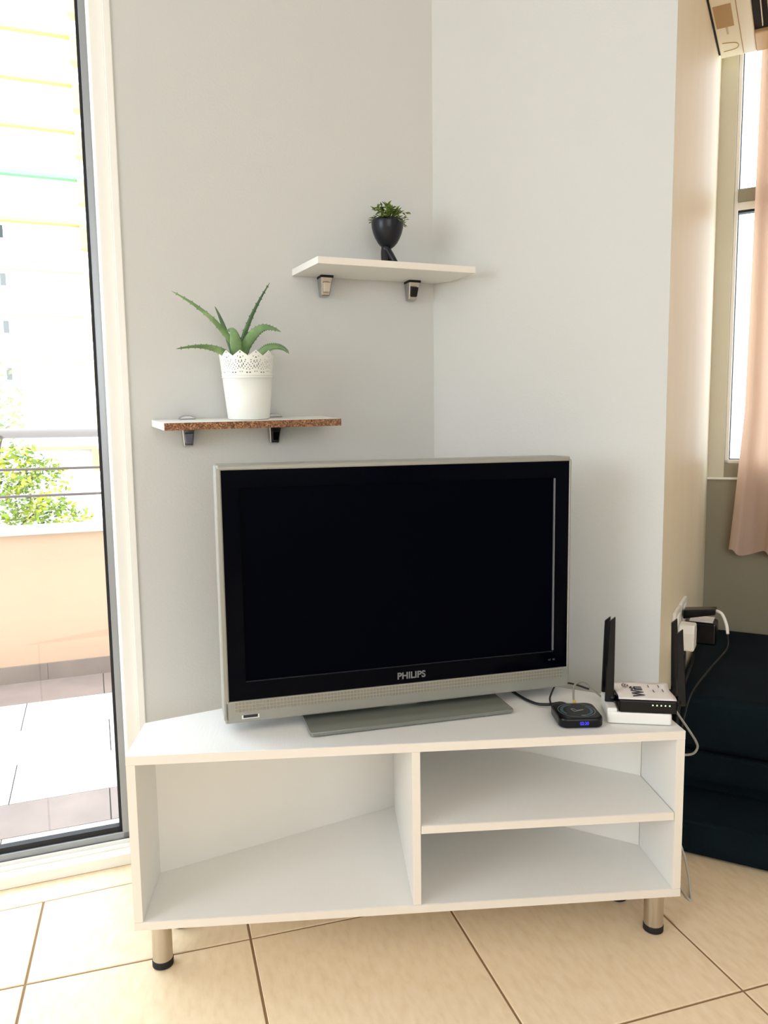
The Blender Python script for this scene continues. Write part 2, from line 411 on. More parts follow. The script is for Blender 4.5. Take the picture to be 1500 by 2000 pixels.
# ------------------------------------------------------------------ balcony
bal = root('balcony_floor', A(0, 0, -.03), ANG_A)
bal['label'] = 'balcony floor of white tiles with taupe border rows'
m = MB(); m.box(-4.2, .6, .10, 1.95, -.12, -.003); m.build('grout_bed', M['bgrout'], bal)
rows = [(.105, .317, 'white_tile', -1.19), (.317, .531, 'taupe_tile', -.9), (.531, .833, 'white_tile', -1.191), (.833, 1.151, 'white_tile', -.888), (1.151, 1.466, 'white_tile', -1.204), (1.466, 1.771, 'taupe_tile', -.90)]
for y0, y1, mm, j in rows:
    k0 = -6
    me = None
    for k in range(-6, 3):
        x0 = j + k * .61
        if x0 < -4.2 or x0 + .61 > .9: continue
        if me is None:
            q = MB(); q.box(.002, .608, y0 + .002, y1 - .002, -.012, 0); me = q.mesh('tile', M[mm])
        t = bpy.data.objects.new('tile', me); COL.objects.link(t); t.parent = bal; t.location = (x0, 0, 0)
par = root('wall_balcony_parapet', A(0, 1.771, -.03), ANG_A)
par['label'] = 'peach rendered balcony parapet with a pale coping'
m = MB(); m.box(-4.3, .7, 0, .15, -.1, .67); m.build('render', M['peach'], par)
m = MB(); m.box(-4.3, .7, -.018, .17, .67, .697); m.build('coping', M['coping'], par, .004)
for k in range(-5, 3):
    m = MB(); x0 = -1.135 + .6 * k; m.box(x0 + .001, x0 + .599, -.010, 0, 0, .077); m.build('skirting_tile', M['taupe_tile'], par)
rail = thing('balcony_railing', 'grey metal balcony railing with a thick handrail and two thin bars', 'railing', A(0, 1.84, .667), ANG_A)
m = MB(); m.tube([(-4.2, 0, .423), (.6, 0, .423)], .0215, 16); m.build('handrail', M['rail'], rail, smooth=True)
for z in (.141, .262):
    m = MB(); m.tube([(-4.2, 0, z), (.6, 0, z)], .0062, 10); m.build('bar', M['rail'], rail, smooth=True)
for x in (-3.6, -2.75, .4):
    m = MB(); m.box(x - .018, x + .018, -.018, .018, 0, .41); m.build('post', M['rail'], rail, .003)

# ------------------------------------------------------------------ far side of the street
bld = thing('apartment_building', 'tall white apartment building with yellow floor bands across the street', 'building', A(-14.5, 45, -6), ANG_A)
def bx(name, mm, x0, x1, y0, y1, z0, z1, parent=bld):
    q = MB(); q.box(x0 + 14.5, x1 + 14.5, y0 - 45, y1 - 45, z0 + 6, z1 + 6); return q.build(name, M[mm], parent)
bx('wall', 'far_wall', -28, -.72, 45.2, 57, -6, 34)
bands = [27.0, 24.55, 22.12, 19.66, 17.24, 14.76, 12.34, 9.81, 7.4, 4.95, 2.5, .08]
for z in bands:
    green = abs(z - 14.76) < .01
    bx('slab_band', 'far_green' if green else 'far_yellow', -28, -.55, 44.75, 45.3, z - .16, z + .02)
    bx('end_panel', 'far_yellow', -.83, -.42, 44.7, 45.6, z - 1.4, z - .16)
for z in (11.55, 9.06, 6.575, 4.08, 14.0, 16.5):
    fr = bx('window', 'far_wall', -5.02, -4.56, 44.62, 44.75, z - .40, z + .42)
    bx('pane', 'far_window', -4.93, -4.66, 44.60, 44.63, z - .32, z + .32, fr)
bx('shop_sign', 'far_wall', -2.1, -.8, 44.5, 44.72, -2.6, -2.1)
m = MB(); m.box(-30, 22, 4, 60, -.2, 0); struct(place(m.build('street', M['street']), A(0, 0, -6), ANG_A))
wl = MB(); wl.box(0, 1.9, 0, .5, 0, 1.9); wl.box(.7, 1.75, -.06, 0, 1.2, 1.8); tag(place(wl.build('low_garage', M['rail']), A(-2.1, 43, -6), ANG_A), 'small grey garage roof at the foot of the white building', 'garage')
tree = thing('street_tree', 'yellow green leafy tree rising behind the balcony railing', 'tree', A(-2.75, 14, -6), ANG_A)
m = MB(); m.tube([(0, 0, 0), (.1, .05, 3), (-.05, 0, 5.2), (.05, 0, 7.6)], [.16, .12, .08, .02], 10, 4)
for bxp in ((.9, .1, 5.6), (1.2, -.3, 4.9), (-.9, .2, 6.2), (.5, .3, 7.2), (-.6, -.4, 5.4)):
    m.tube([(0, 0, 4.4 + random.random()), (bxp[0] * .5, bxp[1] * .5, bxp[2] - .4), bxp], [.05, .03, .01], 6, 4)
m.build('trunk', M['bark'], tree, smooth=True)
lf = MB(); rr = random.Random(3)
def crown(cx, cy, cz, rx, ry, rz, n, s=.068):
    for _ in range(n):
        while True:
            a = Vector((rr.uniform(-1, 1), rr.uniform(-1, 1), rr.uniform(-1, 1)))
            if .15 < a.length < 1: break
        p = Vector((cx + a.x * rx, cy + a.y * ry, cz + a.z * rz)); d1 = Vector((rr.gauss(0, 1), rr.gauss(0, 1), rr.gauss(0, .6))).normalized()
        d2 = d1.cross(Vector((rr.gauss(0, 1), rr.gauss(0, 1), rr.gauss(0, 1)))).normalized(); l = s * rr.uniform(.6, 1.25)
        lf.add([p - d1 * l, p + d2 * l * .45, p + d1 * l, p - d2 * l * .45], [(0, 1, 2, 3)])
crown(0, 0, 6.6, .95, .9, 1.0, 620); crown(.25, 0, 7.6, .5, .5, .75, 190); crown(.5, .1, 5.6, 1.0, .9, .75, 620); crown(-1.0, 0, 6.0, 1.0, .9, 1.3, 520); crown(1.0, 0, 5.35, .85, .7, .45, 520); crown(.6, 0, 6.1, .9, .7, .6, 500); crown(.8, .2, 6.3, .5, .5, .22, 110)
fo = lf.build('foliage', M['leaf_out'], tree); fo['kind'] = 'stuff'

# ------------------------------------------------------------------ TV stand
SX, SY, SA = -.5125, 1.4368, math.radians(4.555)
SW, SH0, SH1 = 1.1347, .105, .4707
def S(x, y, z=0): return Vector((SX + x * math.cos(SA) - y * math.sin(SA), SY + x * math.sin(SA) + y * math.cos(SA), z))
st = thing('tv_stand', 'low white corner television stand with open shelves and short steel legs', 'tv stand', S(0, 0), SA)
AP = (.68, .473); TH = .0175; SD = .171
poly = [(0, 0), (SW, 0), (SW, SD), AP, (0, SD)]
def panel(name, mk, parent=st, bev=.0008, mm='laminate'):
    q = MB(); mk(q); return q.build(name, M[mm], parent, bev)
def edge(x0, x1, z0, z1, parent): return panel('edge_band', lambda q: q.box(x0, x1, -.0008, .0004, z0, z1), parent, 0, 'laminate_edge')
p_ = panel('top_panel', lambda q: q.prism(poly, SH1 - .0185, SH1)); edge(0, SW, SH1 - .0185, SH1 - .0004, p_)
p_ = panel('bottom_panel', lambda q: q.prism(poly, SH0, SH0 + TH)); edge(0, SW, SH0, SH0 + TH - .0004, p_)
zi0, zi1 = SH0 + TH + .0003, SH1 - .0188
p_ = panel('side_panel', lambda q: q.box(0, .018, 0, SD, zi0, zi1)); edge(.0004, .0176, zi0, zi1, p_)
p_ = panel('side_panel', lambda q: q.box(SW - .018, SW, 0, SD, zi0, zi1)); edge(SW - .0176, SW - .0004, zi0, zi1, p_)
p_ = panel('divider', lambda q: q.box(.564, .581, 0.0004, .425, zi0, zi1)); edge(.5644, .5806, zi0, zi1, p_)
zs0, zs1 = .277, .294
p_ = panel('shelf', lambda q: q.prism([(.582, .0008), (SW - .0195, .0008), (SW - .0195, .172), (.69, .455), (.582, .42)], zs0, zs1)); edge(.582, SW - .0195, zs0, zs1 - .0004, p_)
def back(a, b):
    d = Vector((b[0] - a[0], b[1] - a[1])).normalized(); n = Vector((d.y, -d.x)) * .005
    if n.y > 0: n = -n
    panel('back_panel', lambda q: q.prism([a, b, (b[0] + n.x, b[1] + n.y), (a[0] + n.x, a[1] + n.y)], zi0, zi1), mm='backpanel', bev=0)
back((.016, SD + .004), (AP[0], AP[1])); back((SW - .016, SD + .004), (AP[0], AP[1]))
leg_me = None
for x, y in ((.044, .040), (SW - .036, .046), (.06, .17), (SW - .07, .165), (AP[0], .40)):
    if leg_me is None:
        q = MB(); q.lathe([(.0205, .014), (.0205, .1046)], 32); leg_me = q.mesh('leg', M['steel'], True)
        q = MB(); q.lathe([(.019, 0), (.0215, .002), (.0215, .014), (.0205, .016)], 32); foot_me = q.mesh('foot', M['rubber'], False)
    l = bpy.data.objects.new('leg', leg_me); COL.objects.link(l); l.parent = st; l.location = (x, y, 0)
    f_ = bpy.data.objects.new('foot', foot_me); COL.objects.link(f_); f_.parent = l
    es = l.modifiers.new('edge', 'EDGE_SPLIT'); es.split_angle = .7

# ------------------------------------------------------------------ television
TVA = math.radians(15.3)
TC = Vector((.0625, 1.572, 0)) + Vector((-math.sin(TVA), math.cos(TVA), 0)) * .07
tv = thing('television', 'flat screen television with silver frame and black screen on the white stand', 'television', (TC.x, TC.y, SH1), TVA)
z0, z1, xl, xr = .494 - SH1, 1.032 - SH1, -.3955, .3975
sz0 = .541 - SH1                                           # lower edge of the black front
fr_ = MB()
out = rrect(xl, xr, z0, z1, .008); fr_.prism(out, .012, .085, 'y')
frame = fr_.build('housing', M['silver'], tv, .004, seg=3)
q = MB()                                                    # silver rim, proud of the black front
q.box(xl, xl + .0115, -.002, .02, z0 + .006, z1 - .006); q.box(xr - .006, xr, -.002, .02, z0 + .006, z1 - .006); q.box(xl + .004, xr - .004, -.002, .02, z1 - .0105, z1); q.box(xl + .002, xr - .002, -.002, .02, z0, sz0)
q.build('rim', M['silver'], tv, .003)
q = MB(); q.box(xl + .006, xr - .004, .03, .10, z0 + .05, z1 - .05); q.build('rear_shell', M['black_plastic'], tv, .02)
bx0, bx1, bz0, bz1 = xl + .0113, xr - .0055, sz0 + .0003, z1 - .0102
px0, px1, pz0, pz1 = xl + .047, xr - .038, sz0 + .038, z1 - .047
q = MB()
q.box(bx0, px0, .0, .02, bz0, bz1); q.box(px1, bx1, .0, .02, bz0, bz1); q.box(px0, px1, .0, .02, bz0, pz0); q.box(px0, px1, .0, .02, pz1, bz1)
bez = q.build('bezel', M['tv_black'], tv)
q = MB(); q.box(px0 - .002, px1 + .002, .006, .012, pz0 - .002, pz1 + .002); q.build('screen', M['screen'], tv)
q = MB(); q.box(px1 - .0035, px1 - .0005, .0016, .007, pz0 + .004, pz1 - .002); q.build('screen_edge', M['logo'], bez)
q = MB(); q.box(px0, px1, .003, .007, pz0 - .0005, pz0 + .0016); q.build('screen_edge', mat('dark_edge', (26, 30, 40), .3), bez)
text('logo', 'PHILIPS', .0205, M['logo'], bez, Matrix.Translation((.012, -.0008, sz0 + .0175)) @ Matrix.Rotation(math.pi / 2, 4, 'X'), bold=.0006)
for k, xx in enumerate((.345, .356)):
    q = MB(); q.box(xx, xx + .006, -.0006, 0, sz0 + .018, sz0 + .0225); q.build('small_mark', mat('mark', (40, 42, 50), .5), bez)
# speaker grille: a silver strip with rows of small squares
gr = MB(); gx0, gx1, gz0, gz1 = xl + .022, xr - .018, sz0 - .0235, sz0 - .0015
gr.box(gx0, gx1, -.0026, -.0015, gz0, gz1)
gri = gr.build('speaker_grille', mat('grille_line', (190, 182, 160), .5, metal=.2), tv)
cell = MB(); nc = 104; cw = (gx1 - gx0) / nc
for i in range(nc):
    for j in range(3):
        a0 = gx0 + i * cw + .0006; zz = gz0 + j * (gz1 - gz0) / 3 + .0006
        cell.add([(a0, -.0034, zz), (a0 + cw - .0012, -.0034, zz), (a0 + cw - .0012, -.0034, zz + .0060), (a0, -.0034, zz + .0060)], [(0, 1, 2, 3)])
ce = cell.build('grille_squares', mat('grille_square', (140, 136, 126), .45, metal=.25), gri); ce['kind'] = 'stuff'
q = MB(); q.box(xl + .036, xl + .072, -.0035, -.002, z0 + .0085, z0 + .0165); s_ = q.build('sticker', M['white_plastic'], tv)
q = MB(); q.box(xl + .039, xl + .069, -.004, -.0034, z0 + .0105, z0 + .0165); q.build('sticker_print', M['ink'], s_)
q = MB(); q.prism([(-.05, z0 + .03), (.05, z0 + .03), (.035, .008), (-.035, .008)], .03, .065, 'y'); q.build('neck', M['silver'], tv, .003)
q = MB(); q.prism(rrect(-.227, .227, -.070, .135, .008), .003, .011); bo = q.build('base', M['base_glass'], tv, .0015)
q = MB(); q.prism(rrect(-.215, .215, -.055, .125, .008), 0, .003); q.build('base_pad', M['gasket'], bo)

# ------------------------------------------------------------------ wall shelves
def bracket(parent, x, ztop, zbot, padm, tilt=0):
    # chrome clamp bracket: tapered body below the board, pad, jaw and upper lip
    q = MB(); w0, w1 = .0165, .0115
    yy = (-.002, -.034); h = .05
    q.add([(x - w0, 0, zbot), (x + w0, 0, zbot), (x + w1, 0, zbot - h), (x - w1, 0, zbot - h), (x - w0, -.040, zbot), (x + w0, -.040, zbot), (x + w1, -.022, zbot - h), (x - w1, -.022, zbot - h)],
          [(0, 1, 2, 3)[::-1], (4, 5, 6, 7), (0, 4, 7, 3), (1, 2, 6, 5), (0, 1, 5, 4), (3, 7, 6, 2)])
    b = q.build('bracket', M['chrome'], parent, .003, seg=3)
    q = MB(); q.box(x - .0165, x + .0165, -.040, -.003, zbot - .006, zbot - .0002); q.build('rubber_jaw', M['rubber'], b)
    q = MB(); q.add([(x - .010, -.030, zbot - .018), (x + .010, -.030, zbot - .018), (x + .008, -.024, zbot - .042), (x - .008, -.024, zbot - .042), (x - .010, -.041, zbot - .018), (x + .010, -.041, zbot - .018), (x + .008, -.034, zbot - .042), (x - .008, -.034, zbot - .042)],
                    [(3, 2, 1, 0), (4, 7, 6, 5)[::-1], (0, 4, 7, 3), (1, 2, 6, 5), (0, 1, 5, 4), (3, 7, 6, 2)])
    q.build('screw_cover', padm, b, .002)
    q = MB(); q.prism([(x - .021, ztop + .0003), (x + .021, ztop + .0003), (x + .015, ztop + .006), (x + .006, ztop + .0095), (x - .006, ztop + .0095), (x - .015, ztop + .006)], -.03, 0, 'y'); q.build('upper_lip', M['chrome'], b, .002)
grey_pad = mat('grey_pad', (96, 96, 112), .3); pale_pad = mat('pale_pad', (206, 196, 180), .3, metal=.5)
# upper shelf
us = thing('wall_shelf', 'white wall shelf holding the black egg cup planter, near the corner', 'shelf', A(0, 0, 1.489), ANG_A, 'wall shelves')
q = MB(); q.prism([(-.396, -.0015), (-.004, -.0015), (.030, -.042), (.040, -.17), (-.376, -.17)], 0, .0165)
ub = q.build('board', M['laminate'], us, .0007)
q = MB(); q.box(-.376, .040, -.1708, -.1698, .0004, .0161); q.build('edge_band', M['laminate_edge'], ub)
bracket(us, -.314, .0165, 0, pale_pad); bracket(us, -.071, .0165, 0, M['black_plastic'])
# lower shelf, sagging a little forward and to the left
lrot = (Matrix.Rotation(ANG_A, 4, 'Z') @ Matrix.Rotation(math.radians(-.85), 4, 'Y') @ Matrix.Rotation(math.radians(3.3), 4, 'X')).to_euler()
ls = thing('wall_shelf', 'lower wall shelf with raw chipboard front edge holding the aloe', 'shelf', A(-.757, -.0025, 1.1115), 0, 'wall shelves', rot=lrot)
q = MB(); q.prism([(0, 0), (.43, 0), (.43, -.1695), (.014, -.1695)], 0, .0165); lb = q.build('board', M['laminate'], ls, .0006)
q = MB(); q.box(.0141, .43, -.1712, -.1690, 0, .0165); q.build('chipboard_edge', M['chip'], lb)
bracket(ls, .083, .0165, 0, grey_pad); bracket(ls, .299, .0165, 0, M['black_plastic'])

# ------------------------------------------------------------------ aloe in a lace-rimmed pot
aloe = thing('potted_aloe', 'aloe plant in a white lace rimmed pot on the lower shelf', 'plant', A(-.535, -.088, 1.1267), 0, rot=lrot)
H_P, RB, RT = .163, .0500, .0660
NS = 120
def prad(z): return RB + (RT - RB) * z / H_P
q = MB(); q.lathe([(RB - .003, 0), (RB, .002), (prad(.098), .098)], 72, cap=False)
q.add([((RB - .003) * math.cos(2 * math.pi * k / 72), (RB - .003) * math.sin(2 * math.pi * k / 72), 0) for k in range(72)], [tuple(range(71, -1, -1))])
pot = q.build('pot', M['pot_white'], aloe, smooth=True)
sd = pot.modifiers.new('solid', 'SOLIDIFY'); sd.thickness = .002
q = MB(); q.tube([((prad(.1) + .0006) * math.cos(2 * math.pi * k / 72), (prad(.1) + .0006) * math.sin(2 * math.pi * k / 72), .1) for k in range(73)], .0016, 6); q.tube([((prad(.106) + .0006) * math.cos(2 * math.pi * k / 72), (prad(.106) + .0006) * math.sin(2 * math.pi * k / 72), .106) for k in range(73)], .0012, 6); q.build('bead', M['pot_white'], pot, smooth=True)
# perforated lace collar: a fine grid with cells left out and a scalloped top
lace = MB(); NR = 22; NSEG = 220; PER = 20
grid = {}
def vid(k, r):
    k %= NSEG
    if (k, r) not in grid:
        ph = (k % PER) / PER; tri = 1 - abs(2 * ph - 1)
        topz = H_P - .013 + .013 * tri
        z = .098 + (topz - .098) * r / NR
        a = 2 * math.pi * k / NSEG; R_ = prad(z); grid[(k, r)] = len(lace.v); lace.v.append((R_ * math.cos(a), R_ * math.sin(a), z))
    return grid[(k, r)]
for k in range(NSEG):
    for r in range(NR):
        ph = k % PER; c = abs(ph - 9.5); hole = False
        if r == 5 and ph in (1, 2, 8, 11, 17, 18): hole = True
        elif 7 <= r <= 20:
            if r in (20,) and ph in (9, 10): hole = True
            elif r == 18 and ph in (6, 13): hole = True
            elif r == 16 and ph in (3, 16, 9, 10): hole = True
            elif r in (8, 10, 12, 14) and (ph + (r // 2) % 2 * 2) % 4 == 1: hole = True
            elif r in (9, 11, 13) and abs(((ph - 9.5) / 3.5) ** 2 + ((r - 11) / 2.6) ** 2 - 1) < .28 and ph % 2: hole = True
        if not hole: lace.f.append((vid(k, r), vid(k + 1, r), vid(k + 1, r + 1), vid(k, r + 1)))
lo = lace.build('lace_collar', M['pot_white'], pot)
sd = lo.modifiers.new('solid', 'SOLIDIFY'); sd.thickness = .0012
q = MB(); q.lathe([(prad(.09) - .005, .09), (prad(.14) - .0042, .146), (prad(.14) - .0056, .146), (prad(.12) - .0065, .12)], 48, cap=False); q.build('liner', mat('liner_brown', (40, 34, 28), .8), aloe, smooth=True)
q = MB(); q.lathe([(prad(.12) - .007, .118), (prad(.132) - .0072, .132), (.03, .136), (.004, .138)], 40); q.build('soil', M['soil'], aloe)
def L(px, py, y): return Vector(((px - 487) * .00121, y, (818 - py) * .00121))
def leaf(pts, width, thick, tilt, m_, teeth=0, prof=None):
    P = spline([L(*p) for p in pts], 6); n = len(P); q = MB(); vs = []; ring = 10
    for i, p in enumerate(P):
        t = (P[min(i + 1, n - 1)] - P[max(i - 1, 0)]).normalized(); f_ = i / (n - 1)
        wdt = width * ((1 - f_) ** .75 * (1 if not prof else 1)) * (.75 + .5 * min(f_ * 3, 1) * (1 - f_ * .4)) + .0006
        th = thick * (1 - f_) ** .7 + .0005
        s = t.cross(Vector((0, -1, 0))).normalized(); o_ = s.cross(t).normalized()
        s2 = s * math.cos(tilt) + o_ * math.sin(tilt); o2 = -s * math.sin(tilt) + o_ * math.cos(tilt)
        for k in range(ring):
            a = 2 * math.pi * k / ring; c, sn = math.cos(a), math.sin(a)
            vs.append(p + s2 * (wdt * .5 * c) + o2 * (th * .5 * sn - .35 * th * (1 - c * c) * (1 if sn < 0 else .2)))
        if teeth and .04 < f_ < .92 and i % teeth == 0:
            for sg in (-1, 1):
                e = p + s2 * (wdt * .48 * sg); q.add([e - t * .0016, e + t * .0016, e + s2 * (.0030 * sg) + t * .0014, e + o2 * .0012], [(0, 1, 2), (0, 2, 3), (1, 3, 2), (0, 3, 1)])
    fs = []
    for i in range(n - 1):
        for k in range(ring): fs.append((i * ring + k, i * ring + (k + 1) % ring, (i + 1) * ring + (k + 1) % ring, (i + 1) * ring + k))
    fs.append(tuple(range(ring))[::-1]); fs.append(tuple((n - 1) * ring + k for k in range(ring)))
    q.add(vs, fs); return q.build('leaf', m_, aloe, smooth=True)
leaf([(478, 700, .0), (455, 664, -.01), (420, 625, -.02), (382, 596, -.025), (346, 576, -.03)], .0150, .007, .3, M['aloe'], 2)
leaf([(464, 690, .03), (452, 645, .035), (441, 615, .035), (433, 597, .035)], .012, .005, .2, M['aloe_dark'])
leaf([(468, 704, -.020), (463, 676, -.027), (460, 655, -.028), (457, 645, -.018), (449, 645, .002)], .031, .012, .1, M['aloe'])
leaf([(474, 702, .012), (483, 660, .012), (500, 618, .01), (519, 582, .005), (538, 551, .0)], .0130, .006, -.2, M['aloe_dark'], 2)
leaf([(474, 704, -.005), (484, 672, -.02), (500, 650, -.03), (516, 640, -.035), (532, 641, -.04), (549, 648, -.045)], .0270, .008, .25, M['aloe'], 2)
leaf([(486, 706, -.02), (508, 690, -.03), (524, 678, -.04), (542, 676, -.045), (554, 681, -.05), (563, 690, -.052)], .0190, .007, .3, M['aloe'], 1)
leaf([(466, 706, -.01), (440, 688, -.02), (414, 679, -.03), (384, 677, -.04), (347, 682, -.05)], .0185, .007, .3, M['aloe'], 2)

# ------------------------------------------------------------------ black egg-cup planter with small herb
egg = thing('planter_with_herb', 'black egg cup planter on legs with a small leafy plant on the upper shelf', 'plant', A(-.167, -.088, 1.5057), ANG_A)
prof = [(.003, .046), (.010, .0475), (.0165, .052), (.0240, .060), (.0310, .072), (.0365, .085), (.0398, .098), (.0408, .110), (.0402, .117), (.0385, .117), (.0380, .108), (.02, .104), (.003, .104)]
q = MB(); q.lathe(prof, 48); bowl = q.build('bowl', M['pot_black'], egg, smooth=True)
q = MB(); q.lathe([(.0378, .107), (.037, .1095), (.02, .112), (.004, .113)], 32); q.build('soil', M['soil'], bowl)
q = MB(); q.tube([(-.003, 0, .052), (-.004, 0, .044), (.006, -.004, .026), (.020, -.008, .003)], [.012, .0125, .0115, .0095], 14, 5); q.build('leg', M['pot_black'], egg, smooth=True)
q = MB(); q.tube([(-.004, 0, .050), (-.007, 0, .040), (-.010, -.006, .022), (-.010, -.010, .002)], [.011, .011, .010, .010], 14, 5); q.build('leg', M['pot_black'], egg, smooth=True)
q = MB(); q.tube([(-.010, -.012, .004), (.004, -.022, .0045), (.016, -.018, .004)], [.0075, .0075, .006], 12, 5); q.build('foot', M['pot_black'], egg, smooth=True)
q = MB(); q.lathe([(.001, .001), (.006, .002), (.0085, .008), (.006, .015), (.001, .0168)], 20, -.021, -.004); q.build('foot', M['pot_black'], egg, smooth=True)
lfm = MB(); lfm.add([(0, 0, 0), (.0028, .005, .0007), (.0026, .010, .0011), (0, .016, .0003), (-.0026, .010, .0011), (-.0028, .005, .0007), (0, .006, -.0006), (0, .011, -.0004)],
                    [(0, 1, 6), (1, 2, 7, 6), (2, 3, 7), (3, 4, 7), (4, 5, 6, 7), (5, 0, 6)])
leaf_me = lfm.mesh('leaf', M['herb'], True)
rr = random.Random(11); stems = MB()
for k in range(36):
    a = rr.uniform(0, 2 * math.pi); reach = rr.uniform(.006, .052) if k > 5 else rr.uniform(0, .02)
    h = .122 + .030 * (1 - (reach / .056) ** 2) * rr.uniform(.5, 1.0)
    if k == 0: a, reach, h = 2.6, .016, .158
    if k == 1: a, reach, h = 0.1, .054, .142
    base = Vector((.018 * math.cos(a) * rr.random(), .018 * math.sin(a) * rr.random(), .110)); tip = Vector((reach * math.cos(a), reach * math.sin(a), h))
    if reach > .04 and k != 1: tip.z = .112 + rr.uniform(-.012, .016)
    mid = (base + tip) / 2 + Vector((0, 0, .010)); P = spline([base, mid, tip], 5); stems.tube(P, .0006, 5)
    for j in (3, 5, 7, 8, 9, 10):
        p = P[min(j, len(P) - 1)]
        o = bpy.data.objects.new('leaf', leaf_me); COL.objects.link(o); o.parent = egg; o.location = p
        s = rr.uniform(.75, 1.25); o.scale = (s, s, s); o.rotation_euler = (rr.uniform(-.7, .9), rr.uniform(-.5, .5), a - math.pi / 2 + rr.uniform(-1.4, 1.4))
stems.build('stems', M['herb'], egg)

# ------------------------------------------------------------------ media box, router, cables on the stand
bxm = thing('media_box', 'black rounded media box with blue digits beside the router', 'media box', S(.930, .080, SH1), SA + math.radians(-3))
q = MB(); hw = .047
q.prism(rrect(-hw, hw, -hw, hw, .018, 8), .001, .0225); q.build('body', M['black_plastic'], bxm, .0045, seg=3)
def ring_mesh(r0, r1, z, n=48, a0=0, a1=360):
    q = MB(); vs = []
    for k in range(n + 1):
        a = math.radians(a0 + (a1 - a0) * k / n); vs += [(r0 * math.cos(a), r0 * math.sin(a), z), (r1 * math.cos(a), r1 * math.sin(a), z)]
    q.add(vs, [(2 * k, 2 * k + 1, 2 * k + 3, 2 * k + 2) for k in range(n)]); return q
disc = ring_mesh(.0, .040, .02272).build('top_disc', M['black_plastic'], bxm)
ring_mesh(.0385, .0395, .0229).build('ring_line', M['pale_print'], disc)
ring_mesh(.028, .0345, .0229, a0=95, a1=215).build('ring_band', M['teal_print'], disc); ring_mesh(.029, .0345, .0229, a0=-70, a1=40).build('ring_band', M['teal_print'], disc); ring_mesh(.0352, .0358, .0229, a0=60, a1=330).build('ring_line', M['teal_print'], disc)
q = MB(); ln = lambda a, b: q.tube([(a[0], a[1], .0229), (b[0], b[1], .0229)], .0005, 5)
for a, b in (((-.010, .008), (-.006, -.008)), ((-.006, -.008), (.016, .002)), ((-.010, .008), (-.004, .009)), ((-.004, .009), (0, -.001)), ((0, -.001), (.016, .002))): ln(a, b)
q.build('emblem', M['pale_print'], disc)
q = MB(); q.box(.002, .012, -.031, -.029, .0226, .0230); q.build('printed_word', M['pale_print'], disc)
text('clock_digits', '02:20', .0100, M['blue_led'], bxm, Matrix.Translation((.004, -.0473, .0115)) @ Matrix.Rotation(math.pi / 2, 4, 'X'), bold=0., sx=.85)

ra = SA + math.radians(-13.5)
RO = S(1.066, .094, SH1)
rbase = thing('modem_base', 'white plastic box under the black router', 'modem', (RO.x, RO.y, SH1), ra)
q = MB(); q.prism(rrect(-.066, .066, -.056, .056, .006), .0015, .026); b_ = q.build('body', M['white_plastic'], rbase, .003, seg=3)
q = MB(); q.box(-.066, -.045, -.054, .054, .024, .034); q.build('raised_side', M['white_plastic'], b_, .003)
for x, y in ((-.055, -.045), (.055, -.045), (-.055, .045), (.055, .045)):
    q = MB(); q.lathe([(.004, 0), (.004, .0016)], 12, x, y); q.build('foot', M['rubber'], rbase)
rt = thing('wifi_router', 'black wifi router with four antennas and a paper note on top', 'router', (RO.x + .018, RO.y + .004, SH1 + .0264), ra)
q = MB(); q.prism(rrect(-.059, .059, -.062, .058, .005), .0, .026); q.build('body', M['black_plastic'], rt, .002)
# paper note, slightly wavy
q = MB(); NX, NY = 12, 8; vs = []
for j in range(NY + 1):
    for i in range(NX + 1):
        x = -.060 + .118 * i / NX; y = -.058 + .112 * j / NY
        vs.append((x + .002 * math.sin(j), y, .0275 + .0012 * math.sin(i * .9 + .5 * j) * (j / NY) + .0003))
q.add(vs, [(j * (NX + 1) + i, j * (NX + 1) + i + 1, (j + 1) * (NX + 1) + i + 1, (j + 1) * (NX + 1) + i) for j in range(NY) for i in range(NX)])
note = q.build('paper_note', M['paper'], rt, smooth=True); sd = note.modifiers.new('solid', 'SOLIDIFY'); sd.thickness = .0003
text('note_word', 'Wifi', .037, M['ink'], note, Matrix.Translation((-.013, -.010, .0292)) @ Matrix.Rotation(math.pi / 2, 4, 'Z'), bold=.0002)
for k in range(3):
    qq = ring_mesh(.005 + .0055 * k, .0072 + .0055 * k, .0292, 16, 125, 235)
    o_ = qq.build('wifi_arc', M['ink'], note); o_.location = (-.024, .026, 0)
for x, y in ((.014, .018), (.020, -.012), (.036, .020), (.040, -.008)):
    q = MB(); q.box(x, x + .0015, y, y + .016, .0289, .0292); q.build('written_line', M['ink'], note)
for k in range(5):
    q = MB(); q.box(.008 + .0085 * k, .0105 + .0085 * k, -.0626, -.0618, .0165, .019); q.build('indicator_light', M['green_led'], rt)
def antenna(x, y, tx, ty, tz):
    q = MB(); q.tube([(x - .004 * (1 if x > 0 else -1), y, .016), (x + .008 * (1 if x > 0 else -1), y, .016)], .0065, 12); hinge = q.build('antenna_hinge', M['black_plastic'], rt, smooth=True)
    x2 = x + .010 * (1 if x > 0 else -1); q = MB()
    a = Vector((x2, y, .008)); t = Vector((tx, ty, tz)); n = 8; sec = [(-.0085, -.005), (.0085, -.005), (.0098, 0), (.0085, .005), (-.0085, .005), (-.0098, 0)]
    vs = []
    for i in range(n + 1):
        p = a + (t - a) * (i / n); s = 1 - .35 * i / n
        for sx_, sy_ in sec: vs.append((p.x + sx_ * s, p.y + sy_ * s, p.z + (.004 * sx_ / .0075 if i == n else 0)))
    fs = [(i * 6 + k, i * 6 + (k + 1) % 6, (i + 1) * 6 + (k + 1) % 6, (i + 1) * 6 + k) for i in range(n) for k in range(6)] + [tuple(range(5, -1, -1)), tuple(n * 6 + k for k in range(6))]
    q.add(vs, fs); q.build('antenna', M['black_plastic'], hinge, .0008)
